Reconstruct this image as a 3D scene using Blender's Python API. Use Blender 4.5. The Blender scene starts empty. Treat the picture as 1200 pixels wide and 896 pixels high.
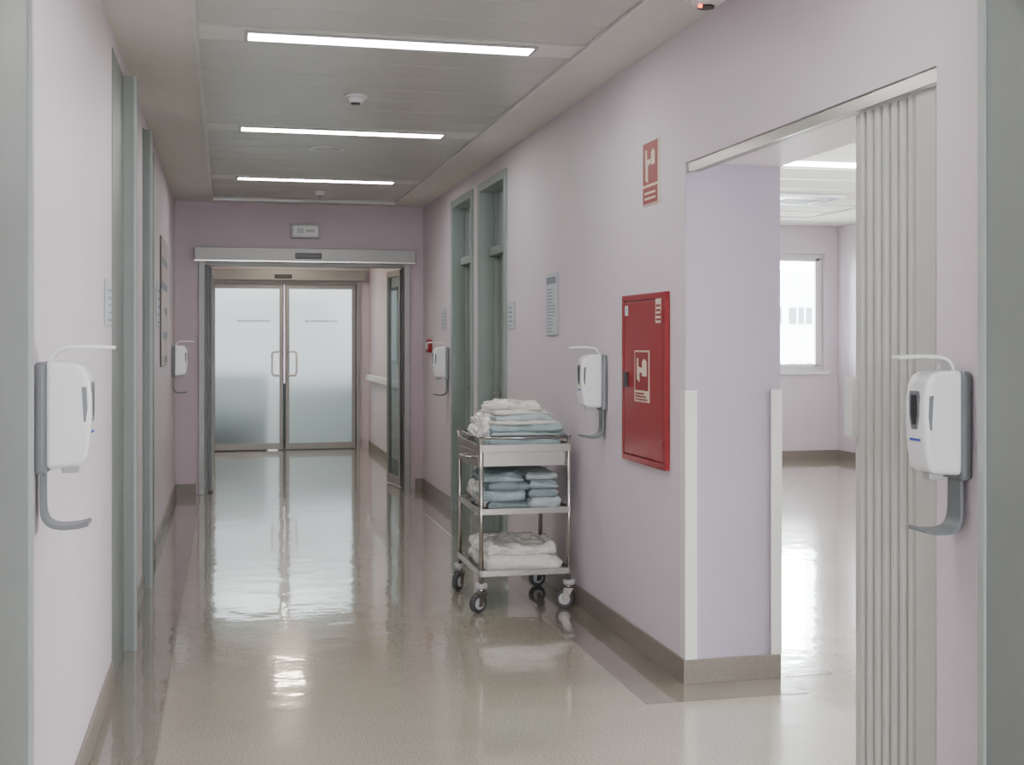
import bpy, bmesh, math, random
from mathutils import Vector, noise, Matrix
random.seed(4)
D=bpy.data; S=bpy.context.scene

# ---------------------------------------------------------------- materials
def mat(name, col, rough=0.5, metal=0.0, var=0.04, scale=8.0, bump=0.0, bscale=60.0, spec=0.5, coat=0.0, detail=3.0, stretch=None):
    m=D.materials.new(name); m.use_nodes=True
    nt=m.node_tree; N=nt.nodes; L=nt.links
    b=N['Principled BSDF']
    b.inputs['Roughness'].default_value=rough
    b.inputs['Metallic'].default_value=metal
    b.inputs['Specular IOR Level'].default_value=spec
    b.inputs['Coat Weight'].default_value=coat
    tc=N.new('ShaderNodeTexCoord'); mp=N.new('ShaderNodeMapping')
    L.new(tc.outputs['Object'],mp.inputs[0])
    if stretch: mp.inputs['Scale'].default_value=stretch
    n=N.new('ShaderNodeTexNoise'); n.inputs['Scale'].default_value=scale; n.inputs['Detail'].default_value=detail
    L.new(mp.outputs[0],n.inputs['Vector'])
    r=N.new('ShaderNodeValToRGB'); r.color_ramp.elements[0].position=0.3; r.color_ramp.elements[1].position=0.7
    r.color_ramp.elements[0].color=tuple(max(0,c*(1-var)) for c in col)+(1,)
    r.color_ramp.elements[1].color=tuple(min(1,c*(1+var)) for c in col)+(1,)
    L.new(n.outputs['Fac'],r.inputs[0]); L.new(r.outputs[0],b.inputs['Base Color'])
    if bump>0:
        n2=N.new('ShaderNodeTexNoise'); n2.inputs['Scale'].default_value=bscale; n2.inputs['Detail'].default_value=2
        L.new(mp.outputs[0],n2.inputs['Vector'])
        bp=N.new('ShaderNodeBump'); bp.inputs['Strength'].default_value=bump; bp.inputs['Distance'].default_value=0.01
        L.new(n2.outputs['Fac'],bp.inputs['Height']); L.new(bp.outputs[0],b.inputs['Normal'])
    return m

def emis(name,col,s):
    m=D.materials.new(name); m.use_nodes=True
    b=m.node_tree.nodes['Principled BSDF']
    b.inputs['Base Color'].default_value=(.8,.8,.8,1)
    b.inputs['Emission Color'].default_value=col+(1,); b.inputs['Emission Strength'].default_value=s
    return m

def vinyl(name,col,rough):
    m=D.materials.new(name); m.use_nodes=True
    nt=m.node_tree; N=nt.nodes; L=nt.links; b=N['Principled BSDF']
    tc=N.new('ShaderNodeTexCoord')
    n=N.new('ShaderNodeTexNoise'); n.inputs['Scale'].default_value=140; n.inputs['Detail'].default_value=2
    L.new(tc.outputs['Object'],n.inputs['Vector'])
    r=N.new('ShaderNodeValToRGB'); e=r.color_ramp.elements
    e[0].position=.34; e[1].position=.62
    e[0].color=tuple(c*.68 for c in col)+(1,); e[1].color=tuple(c*1.1 for c in col)+(1,)
    L.new(n.outputs['Fac'],r.inputs[0])
    nb=N.new('ShaderNodeTexNoise'); nb.inputs['Scale'].default_value=.9; nb.inputs['Detail'].default_value=4
    L.new(tc.outputs['Object'],nb.inputs['Vector'])
    mx=N.new('ShaderNodeMixRGB'); mx.blend_type='MULTIPLY'; mx.inputs[0].default_value=.3
    L.new(r.outputs[0],mx.inputs[1]); L.new(nb.outputs['Fac'],mx.inputs[2])
    L.new(mx.outputs[0],b.inputs['Base Color'])
    rr=N.new('ShaderNodeMapRange'); rr.inputs[3].default_value=rough*.75; rr.inputs[4].default_value=rough*1.3
    L.new(nb.outputs['Fac'],rr.inputs[0]); L.new(rr.outputs[0],b.inputs['Roughness'])
    b.inputs['Specular IOR Level'].default_value=.8
    b.inputs['Coat Weight'].default_value=1; b.inputs['Coat Roughness'].default_value=.05; b.inputs['Coat IOR'].default_value=1.6
    n2=N.new('ShaderNodeTexNoise'); n2.inputs['Scale'].default_value=4.5; n2.inputs['Detail'].default_value=3.2
    L.new(tc.outputs['Object'],n2.inputs['Vector'])
    bp=N.new('ShaderNodeBump'); bp.inputs['Strength'].default_value=.24; bp.inputs['Distance'].default_value=.01
    L.new(n2.outputs['Fac'],bp.inputs['Height']); L.new(bp.outputs[0],b.inputs['Normal']); L.new(bp.outputs[0],b.inputs['Coat Normal'])
    return m

M_wall=mat('mauve_paint',(.67,.605,.66),.5,var=.015,scale=3,bump=.08,bscale=180)
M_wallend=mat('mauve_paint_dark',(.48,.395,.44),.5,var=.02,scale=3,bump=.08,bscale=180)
M_pier=mat('pier_paint_darkened',(.43,.39,.475),.5,var=.02,scale=3,bump=.08,bscale=180)  # wall end colour lowered to offset light from the room windows
M_ceil=mat('plasterboard_white',(.69,.68,.635),.8,var=.02)
M_plank=mat('metal_plank',(.54,.55,.515),.33,var=.02,metal=.1)
M_plankl=mat('metal_plank_light',(.72,.73,.70),.4,var=.01)
M_gap=mat('plenum_dark',(.2,.2,.2),.9)
M_trimw=mat('white_aluminium_angle',(.7,.7,.68),.35,metal=.2)
M_floor=vinyl('vinyl_beige',(.50,.462,.365),.16)
M_border=vinyl('vinyl_taupe',(.27,.24,.19),.18)
M_base=mat('vinyl_baseboard',(.22,.195,.165),.4,var=.1,scale=90)
M_green=mat('greygreen_lacquer',(.215,.24,.228),.45,var=.02)
M_greend=mat('greygreen_door_leaf',(.27,.325,.305),.45,var=.03)
M_greenf=mat('greygreen_frame_light',(.36,.40,.38),.4,var=.02)
M_alu=mat('brushed_aluminium',(.31,.305,.295),.45,metal=.35,var=.05,scale=20,stretch=(1,1,20))
M_steel=mat('stainless_steel',(.48,.465,.44),.27,metal=1,var=.05,scale=30,stretch=(1,1,10))
M_dark=mat('black_plastic',(.025,.025,.028),.35)
M_rubber=mat('dark_rubber',(.05,.05,.055),.6)
M_white=mat('white_plastic',(.80,.81,.82),.28,var=.01)
M_guard=mat('white_guard_pvc',(.72,.74,.71),.45,var=.01)
M_grey=mat('bluegrey_plastic',(.17,.19,.20),.4,var=.02)
M_greyl=mat('grey_plastic_light',(.42,.43,.44),.4,var=.02)
M_blue=mat('blue_print',(.05,.10,.45),.5)
M_red=mat('red_enamel',(.27,.012,.018),.36,var=.05)
M_redd=mat('red_sign',(.24,.016,.022),.4,var=.03)
M_cream=mat('cream_print',(.66,.58,.46),.5)
M_paper=mat('paper',(.52,.57,.62),.5,var=.03,scale=40)
M_print=mat('print_grey',(.20,.23,.28),.5,var=.25,scale=60)
M_brown=mat('poster_print',(.45,.38,.36),.4,var=.25,scale=9)
M_pvc=mat('accordion_pvc',(.53,.545,.505),.38,var=.02)
M_teal=mat('teal_cloth',(.33,.42,.44),.85,var=.12,scale=14,bump=.5,bscale=35)
M_teald=mat('dark_teal_cloth',(.235,.30,.32),.85,var=.12,scale=14,bump=.5,bscale=35)
M_teall=mat('pale_teal_cloth',(.45,.53,.54),.85,var=.1,scale=14,bump=.5,bscale=35)
M_cloth=mat('white_cloth',(.72,.71,.66),.7,var=.05,scale=14,bump=.6,bscale=30)
M_bag=mat('white_plastic_bag',(.78,.78,.74),.22,var=.05,scale=14,bump=1,bscale=24,coat=.5)
M_lamp=emis('lamp_diffuser',(1,.97,.925),35)
M_lampw=emis('lamp_diffuser_warm',(1,.86,.66),46)
M_lamp2=emis('lamp_diffuser_room',(1,.98,.95),26)
M_ledred=emis('red_led',(1,.12,.03),4)
M_bld=mat('facade_white',(.88,.88,.88),.8)
M_bwin=mat('facade_glass',(.14,.16,.19),.3)
M_ground=mat('ground_outside',(.4,.4,.38),.9)
M_backing=mat('dark_teal_backing',(.06,.10,.11),.6)  # dark colour for the added furniture behind the frosted doors

def glass_frost():
    m=D.materials.new('frosted_glass'); m.use_nodes=True
    nt=m.node_tree; N=nt.nodes; L=nt.links
    for n in list(N): N.remove(n)
    o=N.new('ShaderNodeOutputMaterial'); t=N.new('ShaderNodeBsdfTranslucent'); g=N.new('ShaderNodeBsdfGlossy'); mx=N.new('ShaderNodeMixShader')
    t2=N.new('ShaderNodeBsdfRefraction'); t2.inputs['Roughness'].default_value=.6; t2.inputs['IOR'].default_value=1.3; t2.inputs['Color'].default_value=(.87,.95,.94,1)
    m2=N.new('ShaderNodeMixShader'); m2.inputs[0].default_value=.8
    no=N.new('ShaderNodeTexNoise'); no.inputs['Scale'].default_value=300
    r=N.new('ShaderNodeValToRGB'); r.color_ramp.elements[0].color=(.73,.83,.83,1); r.color_ramp.elements[1].color=(.81,.90,.90,1)
    L.new(no.outputs['Fac'],r.inputs[0]); L.new(r.outputs[0],t.inputs[0])
    g.inputs['Roughness'].default_value=.25; g.inputs['Color'].default_value=(.9,.95,.95,1)
    mx.inputs[0].default_value=.05
    L.new(t.outputs[0],m2.inputs[1]); L.new(t2.outputs[0],m2.inputs[2])
    L.new(m2.outputs[0],mx.inputs[1]); L.new(g.outputs[0],mx.inputs[2]); L.new(mx.outputs[0],o.inputs[0])
    return m
M_frost=glass_frost()
def glass_clear(name,col,k):
    m=D.materials.new(name); m.use_nodes=True
    nt=m.node_tree; N=nt.nodes; L=nt.links
    for n in list(N): N.remove(n)
    o=N.new('ShaderNodeOutputMaterial'); t=N.new('ShaderNodeBsdfTransparent'); t.inputs[0].default_value=col+(1,)
    g=N.new('ShaderNodeBsdfGlossy'); g.inputs['Roughness'].default_value=.05
    f=N.new('ShaderNodeFresnel'); mx=N.new('ShaderNodeMixShader')
    if k is None: L.new(f.outputs[0],mx.inputs[0])
    else: mx.inputs[0].default_value=k
    L.new(t.outputs[0],mx.inputs[1]); L.new(g.outputs[0],mx.inputs[2]); L.new(mx.outputs[0],o.inputs[0])
    return m
M_glass=glass_clear('clear_glass',(.95,.97,.97),None)
M_gdoor=glass_clear('tinted_glass',(.66,.74,.73),.10)

# ---------------------------------------------------------------- helpers
def link(o,parent=None):
    S.collection.objects.link(o)
    if parent: o.parent=parent
    return o
def empty(name,loc=(0,0,0),rz=0):
    e=D.objects.new(name,None); e.empty_display_size=.1; e.location=loc; e.rotation_euler=(0,0,rz); link(e); return e
def from_bm(bm,name,m,parent=None,smooth=False):
    me=D.meshes.new(name); bm.normal_update(); bm.to_mesh(me); bm.free()
    o=D.objects.new(name,me); me.materials.append(m)
    if smooth:
        for p in me.polygons: p.use_smooth=True
    return link(o,parent)
def addbox(bm,b):
    x0,x1,y0,y1,z0,z1=b
    vs=[bm.verts.new((x,y,z)) for x in (x0,x1) for y in (y0,y1) for z in (z0,z1)]
    for f in ((0,1,3,2),(4,6,7,5),(0,4,5,1),(2,3,7,6),(0,2,6,4),(1,5,7,3)):
        bm.faces.new([vs[i] for i in f])
def boxes(name,bs,m,parent=None,bev=0,seg=2):
    bm=bmesh.new()
    for b in bs: addbox(bm,b)
    bmesh.ops.recalc_face_normals(bm,faces=bm.faces)
    o=from_bm(bm,name,m,parent)
    if bev:
        md=o.modifiers.new('b','BEVEL'); md.width=bev; md.segments=seg; md.limit_method='ANGLE'
    return o
def box(name,x0,x1,y0,y1,z0,z1,m,parent=None,bev=0,seg=2):
    return boxes(name,[(x0,x1,y0,y1,z0,z1)],m,parent,bev,seg)
def cyl(name,p0,p1,r,m,parent=None,n=20,r2=None,bev=0):
    p0=Vector(p0);p1=Vector(p1); d=p1-p0
    bm=bmesh.new()
    bmesh.ops.create_cone(bm,cap_ends=True,segments=n,radius1=r,radius2=r if r2 is None else r2,depth=d.length)
    q=Vector((0,0,1)).rotation_difference(d.normalized()).to_matrix().to_4x4()
    bmesh.ops.transform(bm,matrix=Matrix.Translation((p0+p1)/2)@q,verts=bm.verts)
    o=from_bm(bm,name,m,parent)
    for p in o.data.polygons: p.use_smooth=len(p.vertices)==4
    if bev:
        md=o.modifiers.new('b','BEVEL'); md.width=bev; md.segments=2; md.limit_method='ANGLE'
    return o
def tube(name,pts,r,m,parent=None,cyclic=False,res=3):
    c=D.curves.new(name,'CURVE'); c.dimensions='3D'; c.bevel_depth=r; c.bevel_resolution=res; c.use_fill_caps=True
    s=c.splines.new('POLY'); s.points.add(len(pts)-1); s.use_cyclic_u=cyclic
    for i,p in enumerate(pts): s.points[i].co=(*p,1)
    o=D.objects.new(name,c); c.materials.append(m); return link(o,parent)
def prism(name,prof,axis,a0,a1,m,parent=None,bev=0,seg=3,smooth=True):
    """prof: list of 2D pts; axis 'x': pts are (y,z) extruded a0..a1 ; 'z': pts (x,y); 'y': pts (x,z)"""
    def P(p,a): return (a,p[0],p[1]) if axis=='x' else ((p[0],p[1],a) if axis=='z' else (p[0],a,p[1]))
    bm=bmesh.new()
    A=[bm.verts.new(P(p,a0)) for p in prof]; B=[bm.verts.new(P(p,a1)) for p in prof]
    n=len(prof)
    bm.faces.new(A); bm.faces.new(B[::-1])
    for i in range(n): bm.faces.new((A[i],B[i],B[(i+1)%n],A[(i+1)%n]))
    bmesh.ops.recalc_face_normals(bm,faces=bm.faces)
    o=from_bm(bm,name,m,parent,smooth=smooth and bev>0)
    if bev:
        md=o.modifiers.new('b','BEVEL'); md.width=bev; md.segments=seg; md.limit_method='ANGLE'; md.angle_limit=math.radians(40)
        if smooth:
            w=o.modifiers.new('w','WEIGHTED_NORMAL')
    return o
def strip(name,path,w,t,m,parent=None,axis='x',wfun=None):
    """path (y,z) ribbon with width along x"""
    bm=bmesh.new(); rings=[]
    for i,p in enumerate(path):
        a=Vector(path[max(0,i-1)]); b=Vector(path[min(len(path)-1,i+1)]); d=(b-a).normalized(); nn=Vector((-d.y,d.x))*t/2
        ww=(wfun(i/(len(path)-1)) if wfun else 1)*w/2
        rings.append([bm.verts.new((sx*ww,p[0]+s*nn.x,p[1]+s*nn.y)) for sx,s in ((-1,-1),(1,-1),(1,1),(-1,1))])
    for i in range(len(rings)-1):
        for k in range(4): bm.faces.new((rings[i][k],rings[i][(k+1)%4],rings[i+1][(k+1)%4],rings[i+1][k]))
    bm.faces.new(rings[0][::-1]); bm.faces.new(rings[-1])
    bmesh.ops.recalc_face_normals(bm,faces=bm.faces)
    o=from_bm(bm,name,m,parent)
    md=o.modifiers.new('b','BEVEL'); md.width=t*.3; md.segments=2; md.limit_method='ANGLE'
    return o
def bez(p0,p1,p2,p3,n=10):
    out=[]
    for i in range(n+1):
        t=i/n; out.append(tuple((1-t)**3*a+3*(1-t)**2*t*b+3*(1-t)*t*t*c+t**3*d for a,b,c,d in zip(p0,p1,p2,p3)))
    return out

XL,XR,H=-.455,1.83,2.68
YE=11.6; TH=.42
# ---------------------------------------------------------------- shell
floor=box('floor',-1.6,9,-4.2,21,-.1,0,M_floor)
boxes('wall_right',[
 (XR,XR+TH,-4,2.91,0,2.95),(XR,XR+TH,2.91,4.74,2.13,2.95),(XR,XR+TH,4.74,8.05,0,2.95),
 (XR,XR+TH,8.05,8.90,2.53,2.95),(XR,XR+TH,8.90,9.20,0,2.95),(XR,XR+TH,9.20,10.02,2.53,2.95),(XR,XR+TH,10.02,21,0,2.95)],M_wall)
box('pier_dark_face',XR+.002,XR+TH,4.736,4.742,.0,2.13,M_pier)  # thin sheet putting the lowered colour on the wall end
boxes('wall_left',[(XL-.2,XL,-4,5.30,0,2.95),(XL-.2,XL,5.30,6.55,2.6,2.95),(XL-.2,XL,6.55,7.15,0,2.95),
 (XL-.2,XL,7.15,8.15,2.6,2.95),(XL-.2,XL,8.15,21,0,2.95),(XL-.25,XL-.2,5.2,8.3,0,2.95)],M_wall)
boxes('wall_back',[(XL-.2,-.1,-4.2,-4,0,2.95),(1.5,XR+.2,-4.2,-4,0,2.95),(-.1,1.5,-4.2,-4,0,.9),(-.1,1.5,-4.2,-4,2.4,2.95)],M_wall)
boxes('window_2',[(-.1,1.5,-4.15,-4.08,.9,.96),(-.1,1.5,-4.15,-4.08,2.34,2.4),(-.1,-.04,-4.15,-4.08,.96,2.34),(1.44,1.5,-4.15,-4.08,.96,2.34),(.67,.73,-4.15,-4.08,.96,2.34)],M_white)  # added, unseen back window letting in fill for the near corridor
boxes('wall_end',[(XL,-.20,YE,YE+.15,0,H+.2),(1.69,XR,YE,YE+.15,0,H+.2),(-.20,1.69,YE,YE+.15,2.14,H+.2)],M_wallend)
boxes('wall_vestibule',[(XL,-.22,16.1,16.25,0,H+.2),(1.68,XR,16.1,16.25,0,H+.2),(-.22,1.68,16.1,16.25,2.2,H+.2)],M_wall)
box('wall_beyond',XL-.2,XR+.2,20.8,21,0,2.95,M_wall)
# ceiling
box('ceiling',XL-.3,XR+TH,-4.2,21,2.95,3.05,M_ceil)
boxes('ceiling_border',[(XL,-.12,-4,YE,H,2.76),(1.53,XR,-4,YE,H,2.76),(-.12,1.53,11.36,YE,H,2.76),(-.12,1.53,-4,-3.4,H,2.76),
   (XL,XR,YE+.15,16.1,H,2.76),(XL,XR,16.25,20.8,H,2.76)],M_ceil)
box('ceiling_plenum',-.12,1.53,-3.4,11.36,2.74,2.76,M_gap)
pitch=.2875; pl=[];pll=[]
k=-31
while True:
    yc=5.26+k*pitch
    if yc>11.25: break
    b=(-.115,1.525,yc-pitch/2+.001,yc+pitch/2-.001,2.686,2.70)
    if k%8==0: pll.append((-.115,1.525,yc-pitch/2+.03,yc+pitch/2-.03,2.684,2.70)); pl.append((-.115,1.525,yc-pitch/2+.001,yc-pitch/2+.029,2.686,2.70)); pl.append((-.115,1.525,yc+pitch/2-.029,yc+pitch/2-.001,2.686,2.70))
    else: pl.append(b)
    k+=1
o=boxes('ceiling_planks',pl,M_plank,bev=.003,seg=1)
boxes('ceiling_light_row',pll,M_plankl)
boxes('trim_2',[(-.132,-.112,-3.4,11.37,2.672,2.69),(1.522,1.542,-3.4,11.37,2.672,2.69),(-.12,1.53,11.355,11.37,2.672,2.69)],M_trimw)
for i in range(-3,3):
    yc=5.26+i*8*pitch
    e=empty('linear_ceiling_light',(0.70,yc,H))
    box('diffuser',-.61,.61,-.064,.064,-.004,.004,M_lamp,e)
    boxes('housing',[(-.625,-.61,-.076,.076,-.006,.004),(.61,.625,-.076,.076,-.006,.004),(-.61,.61,-.076,-.064,-.006,.004),(-.61,.61,.064,.076,-.006,.004)],M_greyl,e)
for y in (15.1,12.9):
    e=empty('square_ceiling_light',(0.74,y,H))
    box('diffuser',-.16,.16,-.16,.16,-.02,.0,M_lampw,e); box('housing',-.18,.18,-.18,.18,-.012,.0,M_greyl,e)

# floor borders (inlaid darker vinyl)
boxes('trim_3',[(XL,-.235,-4,YE,0,.0015),(1.58,XR,4.50,YE,0,.0015),(XR,XR+TH+.02,4.50,4.74,0,.0015),
    (XR+TH,XR+TH+.24,4.74,13.4,0,.0015),(1.58,XR,-4,2.66,0,.0015)],M_border)
box('trim_4',-.235,-.229,-4,YE,0,.0022,M_base)
bb=.1; t=.012
boxes('baseboard_right',[(XR-t,XR,4.74-t,7.99,0,bb),(XR-t,XR+TH,4.74-t-.004,4.74-.004,0,bb),(XR-t,XR,8.96,9.14,0,bb),(XR-t,XR,10.08,YE,0,bb),
   (XR-t,XR,-4,2.3,0,bb),(XR-t,XR,2.68,2.91,0,bb),(XR-t,XR,YE+.15,16.1,0,bb)],M_base,bev=.003)
boxes('baseboard_left',[(XL,XL+t,-4,2.3,0,bb),(XL,XL+t,2.68,5.24,0,bb),(XL,XL+t,6.62,7.15,0,bb),(XL,XL+t,8.21,YE,0,bb),(XL,XL+t,YE+.15,16.1,0,bb)],M_base,bev=.003)
boxes('baseboard_end',[(XL,-.27,YE-t,YE,0,bb),(1.75,XR,YE-t,YE,0,bb)],M_base,bev=.003)
boxes('trim_6',[(XR-.004,XR,4.735,4.785,.1,1.2),(XR-.004,XR+.048,4.728,4.735,.1,1.2)],M_guard,bev=.001)
boxes('trim_7',[(XR+TH-.045,XR+TH+.004,4.728,4.735,.1,1.2),(XR+TH,XR+TH+.004,4.735,4.785,.1,1.2)],M_guard,bev=.001)

# near portal frame
e=empty('door_frame')
boxes('jambs',[(XL,-.392,2.28,2.68,0,2.66),(1.805,XR,2.28,2.68,0,2.66)],M_green,e,bev=.003)
boxes('stops',[(-.392,-.384,2.655,2.68,0,2.36),(1.797,1.805,2.655,2.68,0,2.36)],M_greenf,e)
box('head',XL,XR,2.28,2.68,2.36,2.66,M_green,e)

# ---------------------------------------------------------------- side doors right
def door_right(n,y0,y1):
    e=empty('door_%d'%n)
    x=XR
    boxes('frame',[(x-.012,x+.16,y0-.05,y0+.03,0,2.56),(x-.012,x+.16,y1-.03,y1+.05,0,2.56),(x-.012,x+.16,y0+.03,y1-.03,2.50,2.56),(x+.06,x+.15,y0+.03,y1-.03,2.03,2.09)],M_greend,e,bev=.003)
    boxes('stop',[(x+.10,x+.13,y1-.05,y1-.03,0,2.5),(x+.10,x+.13,y0+.03,y0+.05,0,2.5)],M_greenf,e)
    box('leaf',x+.13,x+.17,y0+.03,y1-.03,0.008,2.03,M_greend,e)
    box('transom_panel',x+.13,x+.15,y0+.03,y1-.03,2.09,2.5,M_paper,e)
    cyl('handle_rose',(x+.13,y1-.10,1.02),(x+.12,y1-.10,1.02),.025,M_alu,e)
    tube('handle',[(x+.125,y1-.10,1.02),(x+.08,y1-.10,1.02),(x+.075,y1-.12,1.02),(x+.075,y1-.21,1.02)],.009,M_alu,e)
door_right(1,8.05,8.90); door_right(2,9.20,10.02)
def door_left(n,ya,y0,y1,pr):
    """ya: start of the flush architrave, y0: protruding jamb, y1: far jamb"""
    e=empty('door_%d'%n)
    x=XL
    fr=[(x-.16,x+pr,y0,y0+.07,0,2.6),(x-.16,x+.006,y1-.02,y1+.05,0,2.6),(x-.16,x+.004,y0+.07,y1-.02,2.54,2.6),(x-.1,x-.02,y0+.07,y1-.02,2.04,2.1)]
    if ya<y0: fr.append((x-.16,x+.004,ya,y0,0,2.6))
    boxes('frame',fr,M_green,e,bev=.003)
    boxes('edge_bead',[(x+pr-.012,x+pr+.002,y0-.004,y0,0,2.6)],M_greenf,e)
    box('leaf',x-.13,x-.09,y0+.07,y1-.02,.008,2.04,M_greend,e)
    box('transom_panel',x-.13,x-.11,y0+.07,y1-.02,2.1,2.54,M_greend,e)
    cyl('handle_rose',(x-.09,y0+.15,1.02),(x-.08,y0+.15,1.02),.025,M_alu,e)
    tube('handle',[(x-.085,y0+.15,1.02),(x-.04,y0+.15,1.02),(x-.035,y0+.17,1.02),(x-.035,y0+.26,1.02)],.009,M_alu,e)
door_left(3,5.25,5.80,6.55,.060); door_left(4,7.20,7.25,8.15,.046)

# ---------------------------------------------------------------- sliding door (outer)
e=empty('door_5')
box('header',-.28,1.735,YE-.13,YE+.0,2.135,2.26,M_alu,e,bev=.006)
box('header_lip',-.28,1.735,YE-.135,YE-.125,2.13,2.142,M_steel,e)
box('sensor',.62,.86,YE-.15,YE-.128,2.165,2.215,M_dark,e,bev=.006)
boxes('frame',[(-.245,-.19,YE-.03,YE+.17,0,2.14),(1.645,1.70,YE-.03,YE+.17,0,2.14),(-.19,1.645,YE+.0,YE+.17,2.10,2.135)],M_alu,e,bev=.004)
boxes('gasket',[(-.19,-.165,YE-.02,YE+.10,0,2.1),(1.63,1.645,YE+.02,YE+.10,0,2.1)],M_dark,e)
def leaf(name,px,py,length,ang,z0,z1,gl,parent):
    p=D.objects.new(name,None); p.location=(px,py,0); p.rotation_euler=(0,0,ang); link(p,parent)
    f=.045
    boxes('rails',[(0,f,-.02,.02,z0,z1),(length-f,length,-.02,.02,z0,z1),(f,length-f,-.02,.02,z0,z0+.08),(f,length-f,-.02,.02,z1-.06,z1)],M_alu,p,bev=.003)
    boxes('seal',[(-.008,0,-.012,.012,z0,z1),(length,length+.008,-.012,.012,z0,z1)],M_dark,p)
    box('glass',f,length-f,-.006,.006,z0+.08,z1-.06,gl,p)
    return p
leaf('open_leaf_right',1.635,YE+.10,.50,math.radians(97),.015,2.09,M_gdoor,e)
leaf('open_leaf_left',-.145,YE+.12,.62,math.radians(89),.015,2.09,M_gdoor,e)

# inner frosted double door
e=empty('door_6')
YI=16.1
box('header',-.25,1.76,YI-.12,YI,2.185,2.32,M_alu,e,bev=.006)
box('sensor',.60,.82,YI-.14,YI-.118,2.21,2.26,M_dark,e,bev=.006)
boxes('frame',[(-.235,-.19,YI-.04,YI+.1,0,2.185),(1.655,1.70,YI-.04,YI+.1,0,2.185),(-.19,1.655,YI-.04,YI+.1,2.14,2.185)],M_alu,e,bev=.003)
leaf('leaf_left',-.18,YI+.02,.895,0,.012,2.14,M_frost,e)
leaf('leaf_right',.75,YI+.02,.895,0,.012,2.14,M_frost,e)
for xc,s in ((.66,-1),(.80,1)):
    x2=xc+s*.085
    pts=[(xc,YI,1.27),(xc,YI-.05,1.27)]
    pts+= [(xc+s*(.085)*tt,YI-.06,1.27+.0) for tt in (.2,.5,.75)]+[(x2,YI-.06,1.24),(x2,YI-.06,1.0)]+[(xc+s*(.085)*tt,YI-.06,.965) for tt in (.75,.5,.2)]+[(xc,YI-.05,.965),(xc,YI,.965)]
    tube('pull_handle',pts,.016,M_white,e)
boxes('glass_marking',[(a+i*.03,a+i*.03+.018,YI+.006,YI+.012,1.652,1.652+(.03 if i in (0,5,9) else .022)) for a in (.14,1.0) for i in range(14)],M_greyl,e)
e=empty('handrail')
boxes('rail',[(XR-.075,XR-.04,YE+.35,15.9,.90,.985)],M_guard,e,bev=.012)
boxes('brackets',[(XR-.045,XR,y,y+.05,.92,.96) for y in (12.2,13.3,14.4,15.5)],M_alu,e)
e=empty('framed_notice'); box('frame',XR-.02,XR,13.3,13.9,1.15,2.0,M_dark,e,bev=.003); box('sheet',XR-.022,XR-.02,13.34,13.86,1.19,1.96,M_paper,e)
def cabinet(name,x0,x1,y0,y1,h,m):
    e=empty(name)
    box('carcass',x0,x1,y0,y1,.06,h,m,e,bev=.008); box('plinth',x0+.03,x1-.03,y0+.03,y1-.03,0,.06,M_dark,e)
    xm=(x0+x1)/2
    boxes('doors',[(x0+.01,xm-.004,y0-.018,y0,.08,h-.03),(xm+.004,x1-.01,y0-.018,y0,.08,h-.03)],m,e,bev=.004)
    box('worktop',x0-.01,x1+.01,y0-.03,y1,h,h+.03,M_backing,e,bev=.004)
cabinet('added_dark_cabinet',-.25,.55,16.65,17.2,.95,M_backing)  # added dark cabinet, shades the lower left of the frosted glass
cabinet('added_dark_counter',.70,1.78,17.0,17.55,.80,M_backing)  # added dark counter, shades the lower right of the frosted glass

# emergency light on end wall
e=empty('emergency_light')
box('housing',.585,.85,YE-.06,YE,2.36,2.49,M_greyl,e,bev=.008)
box('lens',.60,.835,YE-.075,YE-.055,2.375,2.475,M_guard,e,bev=.01)
boxes('legend',[(.64,.70,YE-.078,YE-.074,2.40,2.45),(.72,.80,YE-.078,YE-.074,2.41,2.44)],M_greyl,e)
def detector(name,x,y,z,r):
    e=empty(name,(x,y,z))
    cyl('base',(0,0,0),(0,0,-.012),r,M_white,e,32)
    cyl('body',(0,0,-.012),(0,0,-.04),r*.85,M_white,e,32,r2=r*.55)
    cyl('vents',(0,0,-.040),(0,0,-.046),r*.4,M_dark,e,24)
    return e
detector('smoke_detector',.66,6.45,2.686,.062)
e=detector('smoke_detector',1.73,4.27,2.68,.08); cyl('led',(-.03,-.02,-.04),(-.03,-.02,-.05),.008,M_ledred,e)
e=detector('ceiling_sensor',.78,10.6,2.686,.05); cyl('stem',(0,0,-.045),(0,0,-.07),.015,M_greyl,e)
e=empty('round_air_vent',(.65,8.25,2.686)); cyl('ring',(0,0,0),(0,0,-.008),.12,M_plankl,e,40); cyl('core',(0,0,-.008),(0,0,-.012),.09,M_plank,e,40)

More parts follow.
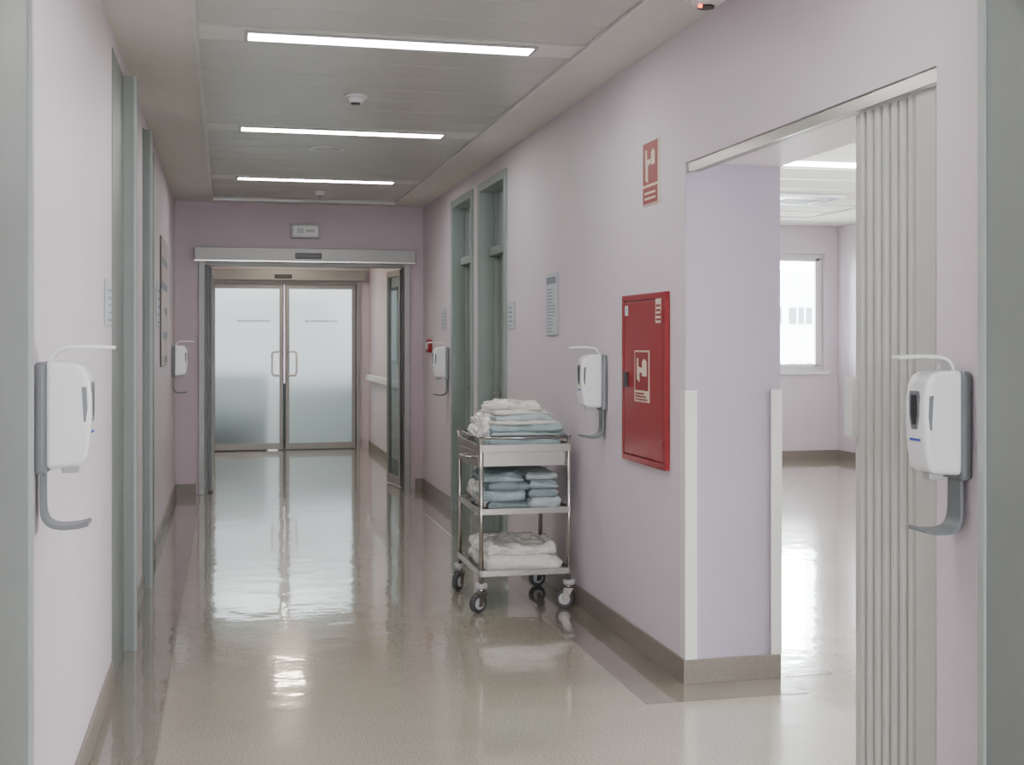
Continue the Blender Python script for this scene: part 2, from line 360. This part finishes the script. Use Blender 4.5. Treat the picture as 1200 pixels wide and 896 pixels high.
# ---------------------------------------------------------------- dispensers
def dispenser(loc,rz):
    """local: wall plane y=0, outwards -y"""
    e=empty('soap_dispenser',loc,rz)
    box('backplate',-.056,.056,-.03,0,-.14,.135,M_grey,e,bev=.012,seg=4)
    prof=[(-.026,.138),(-.09,.136),(-.112,.125),(-.126,.10),(-.132,.055),(-.132,0),(-.128,-.06),(-.120,-.105),(-.108,-.122),(-.026,-.128)]
    prism('body',prof,'x',-.051,.051,M_white,e,bev=.014,seg=4)
    for s in (-1,1):
        prism('window_cheek',[(-.110,.075),(-.122,.073),(-.124,.02),(-.120,-.012),(-.115,-.012)],'x',s*.0512,s*.0520,M_grey,e)
    prism('window_front',[(-.020,.085),(.020,.085),(.024,.07),(.022,.02),(.012,-.012),(-.012,-.012),(-.022,.02),(-.024,.07)],'y',-.1335,-.131,M_grey,e)
    prism('window_glass',[(-.013,.075),(.013,.075),(.015,.03),(.008,.0),(-.008,.0),(-.015,.03)],'y',-.1342,-.1332,M_dark,e)
    boxes('logo',[(-.022+i*.008,-.016+i*.008,-.1325,-.130,-.041,-.035) for i in range(6)],M_blue,e)
    box('nozzle',-.018,.018,-.10,-.06,-.14,-.12,M_greyl,e,bev=.004)
    path=[(-.03,.125)]+bez((-.035,.14),(-.05,.178),(-.09,.174),(-.185,.170),12)
    strip('elbow_lever',path,.05,.009,M_white,e,wfun=lambda t:.8+.4*math.sin(t*3))
    path=[(-.015,-.12),(-.015,-.19)]+bez((-.015,-.215),(-.015,-.262),(-.035,-.272),(-.070,-.272),10)+[(-.10,-.270),(-.125,-.264)]
    strip('drip_tray_arm',path,.072,.011,M_grey,e,wfun=lambda t:.85+.35*t)
    return e
dispenser((XR,2.80,1.19),math.radians(-90))
dispenser((XL,3.22,1.215),math.radians(90))
dispenser((XR,5.84,1.20),math.radians(-90))
dispenser((XR,10.24,1.22),math.radians(-90))
dispenser((XL,10.95,1.23),math.radians(90))

# ---------------------------------------------------------------- fire hose cabinet
e=empty('fire_hose_cabinet')
y0,y1,z0,z1=4.915,5.50,.852,1.613
boxes('frame',[(XR-.022,XR,y0,y1,z0,z0+.028),(XR-.022,XR,y0,y1,z1-.028,z1),(XR-.022,XR,y0,y0+.028,z0+.028,z1-.028),(XR-.022,XR,y1-.028,y1,z0+.028,z1-.028)],M_red,e,bev=.003)
box('door_panel',XR-.020,XR-.003,y0+.032,y1-.032,z0+.032,z1-.032,M_red,e,bev=.003)
box('latch',XR-.036,XR-.019,y1-.095,y1-.060,1.19,1.26,M_dark,e,bev=.004)
boxes('hinges',[(XR-.027,XR-.021,y0+.02,y0+.04,z,z+.05) for z in (.93,1.48)],M_redd,e)
def yz_poly(name,pts,x,m,parent,th=.0012):
    return prism(name,[(p[0],p[1]) for p in pts],'x',x-th,x,m,parent)
def pict(parent,x,ya,yb,za,zb):
    w=ya-yb; h=zb-za
    U=lambda a,b:(ya-a*w,za+b*h)
    yz_poly('label_border',[U(0,0),U(1,0),U(1,1),U(0,1)],x,M_cream,parent)
    yz_poly('label_field',[U(.06,.22),U(.94,.22),U(.94,.97),U(.06,.97)],x-.0013,M_redd,parent)
    yz_poly('reel',[U(.55,.5),U(.85,.5),U(.85,.78),U(.7,.84),U(.55,.78)],x-.0026,M_cream,parent)
    yz_poly('hand',[U(.2,.45),U(.36,.38),U(.36,.56),U(.55,.58),U(.55,.66),U(.3,.68),U(.3,.85),U(.2,.85)],x-.0026,M_cream,parent)
    for i in range(3): yz_poly('caption',[U(.1,.03+i*.06),U(.9-.1*i,.03+i*.06),U(.9-.1*i,.06+i*.06),U(.1,.06+i*.06)],x-.0026,M_redd,parent)
pict(e,XR-.0205,5.315,5.115,1.13,1.36)
yz_poly('sticker',[(y1-.045,1.52),(y1-.09,1.52),(y1-.09,1.565),(y1-.045,1.565)],XR-.0205,M_paper,e)
yz_poly('sticker_sheet',[(y0+.05,1.48),(y0+.12,1.48),(y0+.12,1.585),(y0+.05,1.585)],XR-.0205,M_cream,e)
boxes('sticker_print',[(XR-.0222,XR-.0216,y0+.056,y0+.114,1.49+i*.02,1.50+i*.02) for i in range(4)],M_redd,e)
e=empty('fire_hose_sign')
box('plate',XR-.008,XR,5.04,5.24,2.005,2.285,M_cream,e,bev=.002)
box('field_top',XR-.0095,XR-.008,5.045,5.235,2.095,2.280,M_redd,e)
box('field_bottom',XR-.0095,XR-.008,5.045,5.235,2.010,2.083,M_redd,e)
U=lambda a,b:(5.232-a*.184,2.095+b*.182)
yz_poly('hand',[U(.2,.1),U(.36,.04),U(.36,.45),U(.56,.5),U(.56,.6),U(.30,.6),U(.28,.85),U(.18,.85)],XR-.0097,M_cream,e)
yz_poly('reel',[U(.6,.45),U(.84,.45),U(.84,.75),U(.72,.84),U(.6,.75)],XR-.0097,M_cream,e)
boxes('caption',[(XR-.011,XR-.0095,5.07,5.21,2.028,2.037),(XR-.011,XR-.0095,5.07,5.21,2.052,2.061)],M_cream,e)
def sign(name,x,side,y0,y1,z0,z1,rows=6,m=M_paper,frame=M_greyl,head=False):
    e=empty(name); s=-side
    a=sorted((x+s*.001,x+s*.01)); box('plate',a[0],a[1],y0,y1,z0,z1,frame,e,bev=.002)
    a=sorted((x+s*.01,x+s*.0115)); q=.007; box('sheet',a[0],a[1],y0+q,y1-q,z0+q,z1-q,m,e)
    a=sorted((x+s*.0115,x+s*.0122)); top=z1-.015
    if head:
        box('print_header',a[0],a[1],y0+.02,y1-.02,z1-.06,z1-.02,M_print,e); top=z1-.075
    hh=(top-z0-.02)/rows
    bs=[]
    for i in range(rows):
        w=(y1-y0-.05)*random.uniform(.5,1)
        bs.append((a[0],a[1],y1-.025-w,y1-.025,z0+.02+i*hh,z0+.02+i*hh+hh*.3))
    boxes('print',bs,M_print,e)
    return e
sign('hygiene_notice',XR,1,6.70,6.95,1.434,1.79,14,head=True)
sign('room_sign',XR,1,7.77,7.94,1.48,1.66,5)
sign('room_sign',XR,1,10.34,10.50,1.50,1.68,5)
sign('room_sign',XL,-1,4.93,5.13,1.46,1.64,5)
sign('framed_poster',XL,-1,9.0,9.9,1.22,2.15,5,m=M_brown,frame=M_dark)
sign('wall_notice',XL,-1,8.45,8.75,1.5,1.8,5)
e=empty('fire_alarm_call_point'); box('case',XR-.04,XR,11.08,11.2,1.30,1.42,M_red,e,bev=.006); box('glass',XR-.043,XR-.04,11.10,11.18,1.33,1.39,M_white,e)

# ---------------------------------------------------------------- accordion door
e=empty('accordion_door')
box('track',XR+.012,XR+.06,2.912,4.738,2.095,2.128,M_alu,e,bev=.003)
boxes('track_lip',[(XR+.008,XR+.014,2.912,4.738,2.09,2.128)],M_steel,e)
bm=bmesh.new()
pts=[]
xa,xb=XR+.035,XR+.10
yy=3.385; k=0
pts.append((xb,3.40))
pitchy=.046
while yy>3.09:
    pts+= [(xa+.008,yy),(xa,yy-.006),(xa,yy-.020),(xa+.008,yy-.026),(xa+.034,yy-.030),(xa+.034,yy-.042)]
    yy-=pitchy
pts+= [(xa+.004,3.068),(xa-.004,3.058),(xa-.004,2.965),(xa+.01,2.952),(xa+.035,2.948),(xa+.035,2.92)]
vz=[.012,2.09]
rows=[[bm.verts.new((p[0],p[1],z)) for p in pts] for z in vz]
for i in range(len(pts)-1): bm.faces.new((rows[0][i],rows[0][i+1],rows[1][i+1],rows[1][i]))
o=from_bm(bm,'pleats',M_pvc,e)
md=o.modifiers.new('s','SOLIDIFY'); md.thickness=.005; md.offset=0
md=o.modifiers.new('b','BEVEL'); md.width=.0015; md.segments=2; md.limit_method='ANGLE'
box('lead_post',xa+.005,xb,3.388,3.415,.01,2.09,M_pvc,e,bev=.004)
box('handle',xa-.022,xa+.010,3.395,3.44,1.11,1.29,M_guard,e,bev=.006)

# ---------------------------------------------------------------- adjoining room
RX=7.16; RY=13.5; RH=2.78
wx0,wx1,wz0,wz1=5.7,7.0,1.04,2.45
boxes('wall_room_far',[(XR+TH,wx0,RY,RY+.3,0,RH+.2),(wx1,RX+.2,RY,RY+.3,0,RH+.2),(wx0,wx1,RY,RY+.3,0,wz0),(wx0,wx1,RY,RY+.3,wz1,RH+.2)],M_wall)
boxes('wall_room_right',[(RX,RX+.2,-1.5,2,0,RH+.2),(RX,RX+.2,2,8.5,0,1.0),(RX,RX+.2,2,8.5,2.45,RH+.2),(RX,RX+.2,4.9,5.5,1.0,2.45),(RX,RX+.2,8.5,RY,0,RH+.2)],M_wall)
for n,(a,b) in ((3,(2,4.9)),(4,(5.5,8.5))):
    m=(a+b)/2
    boxes('window_%d'%n,[(RX+.1,RX+.16,a,b,1.0,1.06),(RX+.1,RX+.16,a,b,2.39,2.45),(RX+.1,RX+.16,a,a+.06,1.06,2.39),(RX+.1,RX+.16,b-.06,b,1.06,2.39),(RX+.1,RX+.16,m-.04,m+.04,1.06,2.39)],M_white)
box('wall_room_near',XR+TH,RX+.2,-1.7,-1.5,0,RH+.2,M_wall)
box('ceiling_room',XR+TH,RX+.2,-1.5,RY,RH,RH+.1,M_ceil)
boxes('ceiling_room_frame',[(3.6,3.64,0,12.6,RH-.012,RH),(6.3,6.34,0,12.6,RH-.012,RH),(3.6,6.34,12.56,12.6,RH-.012,RH)]+[(3.6,6.34,y,y+.006,RH-.006,RH) for y in [0.6*i for i in range(1,21)]],M_trimw)
boxes('baseboard_room',[(XR+TH,RX,RY-t,RY,0,.1),(RX-t,RX,-1.5,RY-t,0,.1)],M_base)
for y in (8.73,4.6,1.2,11.9):
    e=empty('linear_ceiling_light',(4.85,y,RH))
    box('diffuser',-.65,.65,-.06,.06,-.02,-.001,M_lamp2,e)
    boxes('housing',[(-.67,-.65,-.07,.07,-.018,-.001),(.65,.67,-.07,.07,-.018,-.001)],M_greyl,e)
e=empty('air_conditioning_cassette',(5.35,10.9,RH))
box('panel',-.35,.35,-.35,.35,-.03,0,M_white,e,bev=.01)
boxes('slots',[(-.3,.3,-.3,-.26,-.034,-.028),(-.3,.3,.26,.3,-.034,-.028),(-.3,-.26,-.22,.22,-.034,-.028),(.26,.3,-.22,.22,-.034,-.028)]+[(-.2,.2,-.18+.06*i,-.16+.06*i,-.034,-.028) for i in range(7)],M_print,e)
e=empty('window_1')
f=.05; yw=RY+.08
boxes('frame',[(wx0,wx1,yw,yw+.07,wz0,wz0+f),(wx0,wx1,yw,yw+.07,wz1-f,wz1),(wx0,wx0+f,yw,yw+.07,wz0+f,wz1-f),(wx1-f,wx1,yw,yw+.07,wz0+f,wz1-f),(6.1,6.16,yw,yw+.07,wz0+f,wz1-f)],M_white,e,bev=.004)
boxes('sash',[(6.16,wx1-f,yw-.02,yw+.03,wz0+f,wz0+f+.04),(6.16,wx1-f,yw-.02,yw+.03,wz1-f-.04,wz1-f),(6.16,6.20,yw-.02,yw+.03,wz0+f,wz1-f),(wx1-f-.05,wx1-f,yw-.02,yw+.03,wz0+f,wz1-f)],M_white,e,bev=.005)
box('pane',wx0+f,wx1-f,yw+.03,yw+.036,wz0+f,wz1-f,M_glass,e)
box('sill',wx0-.03,wx1+.03,RY-.04,yw,wz0-.03,wz0+.005,M_white,e,bev=.004)

# outside
box('ground_outside',-60,120,24,140,-3.1,-3.0,M_ground)
e=empty('neighbour_building')
box('facade',14,46,60,70,-3,5.2,M_bld,e)
bs=[]
for i in range(18):
    for z in (2.35,-.6): bs.append((15+i*1.75,16.3+i*1.75,59.93,60.0,z,z+.85))
boxes('facade_windows',bs,M_bwin,e)
bs=[]
for i in range(18):
    for z in (2.35,-.6):
        for j in (1,2): bs.append((15+i*1.75+j*.433-.04,15+i*1.75+j*.433+.04,59.88,59.93,z,z+.85))
boxes('facade_mullions',bs,M_bld,e)

# ---------------------------------------------------------------- trolley
T=empty('instrument_trolley')
x0,x1,y0,y1=1.285,1.755,6.225,6.825
for i,(x,y) in enumerate(((x0,y0),(x1,y0),(x0,y1),(x1,y1))):
    cyl('post_%d'%i,(x,y,.13),(x,y,.905),.0125,M_steel,T,16)
    cyl('post_cap_%d'%i,(x,y,.905),(x,y,.912),.0135,M_steel,T,16)
    cyl('bumper_%d'%i,(x,y,.125),(x,y,.15),.032,M_greyl,T,24,bev=.005)
    cyl('swivel_%d'%i,(x,y,.105),(x,y,.126),.018,M_steel,T,16)
    a=(.5,-.4,.9,.2)[i]
    c=D.objects.new('caster_%d'%i,None); c.location=(x,y,0); c.rotation_euler=(0,0,a); link(c,T)
    cx=-.022
    cyl('tire',(cx,-.014,.05),(cx,.014,.05),.05,M_rubber,c,32,bev=.006)
    cyl('hub',(cx,-.017,.05),(cx,.017,.05),.030,M_greyl,c,24)
    cyl('axle',(cx,-.024,.05),(cx,.024,.05),.008,M_steel,c,12)
    for s in (-1,1):
        prism('fork',[(cx-.012,.035),(cx+.012,.035),(.025,.108),(-.025,.108)],'y',s*.021-.002,s*.021+.002,M_steel,c)
    box('fork_top',-.026,.026,-.024,.024,.100,.108,M_steel,c,bev=.003)
def tray(name,z,rim=.028):
    th=.004
    bs=[(x0-.01,x1+.01,y0-.01,y1+.01,z,z+th),(x0-.012,x0-.008,y0-.012,y1+.012,z-.012,z+rim),(x1+.008,x1+.012,y0-.012,y1+.012,z-.012,z+rim),
        (x0-.012,x1+.012,y0-.012,y0-.008,z-.012,z+rim),(x0-.012,x1+.012,y1+.008,y1+.012,z-.012,z+rim)]
    boxes(name,bs,M_steel,T,bev=.0012,seg=1)
tray('shelf_top',.838); tray('shelf_middle',.515,.02); tray('shelf_bottom',.195,.02)
tube('gallery_rail',[(x0,y0,.898),(x1,y0,.898),(x1,y1,.898),(x0,y1,.898)],.006,M_steel,T,cyclic=True)
boxes('drawer',[(x0+.012,x1-.012,y0+.02,y1-.02,.748,.826)],M_steel,T,bev=.003)
box('drawer_front',x0-.012,x0+.012,y0+.02,y1-.02,.742,.826,M_steel,T,bev=.003)
tube('drawer_handle',[(x0-.012,y0+.22,.785),(x0-.035,y0+.22,.785),(x0-.035,y1-.22,.785),(x0-.012,y1-.22,.785)],.005,M_steel,T)
tube('push_handle',[(x0,y1,.88),(x0,y1+.05,.89),(x0+.02,y1+.07,.89),(x1-.02,y1+.07,.89),(x1,y1+.05,.89),(x1,y1,.88)],.009,M_steel,T)

def slab(name,cx,cy,z0,sx,sy,h,seed,m,parent,amp=.006,rot=0,layers=1,rough=1.0):
    bm=bmesh.new(); nx,ny,nz=38,38,max(8,8*layers)
    V={}
    def vert(i,j,k):
        key=(i,j,k)
        if key in V: return V[key]
        px,py,pz=2*i/nx-1,2*j/ny-1,2*k/nz-1
        lp=(k/nz*layers)%1.0 if 0<k<nz else 0
        bulge=abs(2*lp-1)**3 if layers>1 else abs(pz)**3
        edge=max(abs(px),abs(py))
        ins=.012*bulge*(edge**6)
        x=px*(sx/2-ins)*(1-.03*abs(py)**6); y=py*(sy/2-ins)*(1-.03*abs(px)**6)
        z=z0+h*(pz*.5+.5)
        if pz>0: z-= .25*h/layers*(edge**10)*pz
        q=Vector((x*9+seed,y*9,z*14)); q2=Vector((x*28+seed,y*28,z*30))
        dn=noise.noise_vector(q)*amp+noise.noise_vector(q2)*amp*.45*rough
        tz=max(0,(pz+1)/2)
        x+=dn.x*1.3*edge**3; y+=dn.y*1.3*edge**3; z+=abs(dn.z)*tz*1.2-(amp*.3*tz)
        z-= max(0,px*(-py)-.35)*.02*tz*((seed*7)%3-.6)
        z=max(z,z0)
        V[key]=bm.verts.new((x,y,z)); return V[key]
    def face(a,b,c,d): bm.faces.new((vert(*a),vert(*b),vert(*c),vert(*d)))
    for i in range(nx):
        for j in range(ny):
            for k in (0,nz): face((i,j,k),(i+1,j,k),(i+1,j+1,k),(i,j+1,k))
    for i in range(nx):
        for k in range(nz):
            for j in (0,ny): face((i,j,k),(i+1,j,k),(i+1,j,k+1),(i,j,k+1))
    for j in range(ny):
        for k in range(nz):
            for i in (0,nx): face((i,j,k),(i,j+1,k),(i,j+1,k+1),(i,j,k+1))
    bmesh.ops.recalc_face_normals(bm,faces=bm.faces)
    o=from_bm(bm,name,m,parent,smooth=True)
    o.location=(cx,cy,0); o.rotation_euler=(0,0,rot)
    return o
mx_,my_=(x0+x1)/2,(y0+y1)/2
L1=empty('folded_linen_stack')
z=.843; sx_,sy_=mx_+.015,my_-.07
slab('sheet_1',mx_+.008,my_-.06,z,.40,.40,.062,1,M_teal,L1,amp=.008)
slab('sheet_2',sx_+.006,sy_,z+.062,.41,.40,.026,2,M_teall,L1,rot=.05,amp=.010)
slab('sheet_3',sx_+.008,sy_-.01,z+.084,.40,.39,.038,3,M_teal,L1,rot=-.05,amp=.013)
slab('sheet_4',sx_-.005,sy_-.0,z+.118,.37,.37,.024,4,M_cloth,L1,rot=.12,amp=.012)
slab('sheet_5',sx_+.005,sy_+.01,z+.138,.33,.34,.036,5,M_teall,L1,rot=-.04,amp=.015)
slab('sheet_6',sx_-.02,sy_+.02,z+.170,.33,.32,.026,5.5,M_cloth,L1,rot=.18,amp=.015)
slab('bag',sx_-.03,sy_+.02,z+.192,.28,.26,.042,6,M_bag,L1,amp=.028,rot=-.2)
slab('bag_side',x0+.08,sy_+.0,z+.030,.11,.24,.085,7,M_bag,L1,amp=.028,rot=.05)
slab('bag_side_top',x0+.085,sy_+.02,z+.10,.11,.20,.07,8,M_bag,L1,amp=.030,rot=.25)
L2=empty('folded_linen_stack')
z=.520
hs=(.045,.06,.05,.045); zz=z
for i in range(4):
    slab('pack_%d'%i,x0+.150+(-1)**i*.006,my_-.03,zz,.24,.42,hs[i],20+i,(M_teald,M_teal,M_teald,M_teal)[i],L2,rot=(-1)**i*.06,amp=.012); zz+=hs[i]-.004
hs=(.06,.05,.05,.04); zz=z
for i in range(4):
    slab('pack_b%d'%i,x1-.115,my_-.04+.01*i,zz,.17,.42,hs[i],30+i,(M_teall,M_teald,M_teal,M_teall)[i],L2,rot=(-1)**i*.04,amp=.012); zz+=hs[i]-.004
slab('wrap',x0+.058,my_+.02,z,.07,.38,.13,44,M_bag,L2,amp=.024)
L3=empty('wrapped_blanket')
slab('blanket',mx_,my_-.01,.200,.42,.52,.085,50,M_cloth,L3,layers=1,amp=.014)
slab('plastic_wrap',mx_-.01,my_-.01,.276,.39,.47,.060,51,M_bag,L3,amp=.032)

# ---------------------------------------------------------------- lights & world
def area(name,loc,rot,sx,sy,p,col=(1,1,1)):
    l=D.lights.new(name,'AREA'); l.shape='RECTANGLE'; l.size=sx; l.size_y=sy; l.energy=p; l.color=col
    o=D.objects.new(name,l); o.location=loc; o.rotation_euler=rot; link(o); return o
area('lamp_beyond_doors',(.7,18.2,2.62),(0,0,0),1.8,1.0,200,(.98,.99,1))
area('daylight_window',(6.35,RY+.45,1.75),(math.radians(-90),0,0),1.2,1.4,190,(.93,.97,1))
area('daylight_window_side',(RX+.4,5.2,1.75),(0,math.radians(90),0),1.4,6.2,280,(.93,.97,1))
area('fill_light_back',(.7,-4.4,1.65),(math.radians(90),0,0),1.5,1.4,110,(.93,.97,1))  # added fill behind the camera to brighten the near walls
W=D.worlds.new('World'); S.world=W; W.use_nodes=True
bg=W.node_tree.nodes['Background']; bg.inputs[0].default_value=(.94,.97,1,1); bg.inputs[1].default_value=26

cam=D.cameras.new('camera'); co=D.objects.new('camera',cam); link(co)
co.location=(0,0,1.4); co.rotation_euler=(math.radians(90),0,-math.atan(335/1440))
cam.sensor_width=36; cam.lens=43.2; cam.shift_y=-.04; cam.clip_start=.02; cam.clip_end=300
S.camera=co
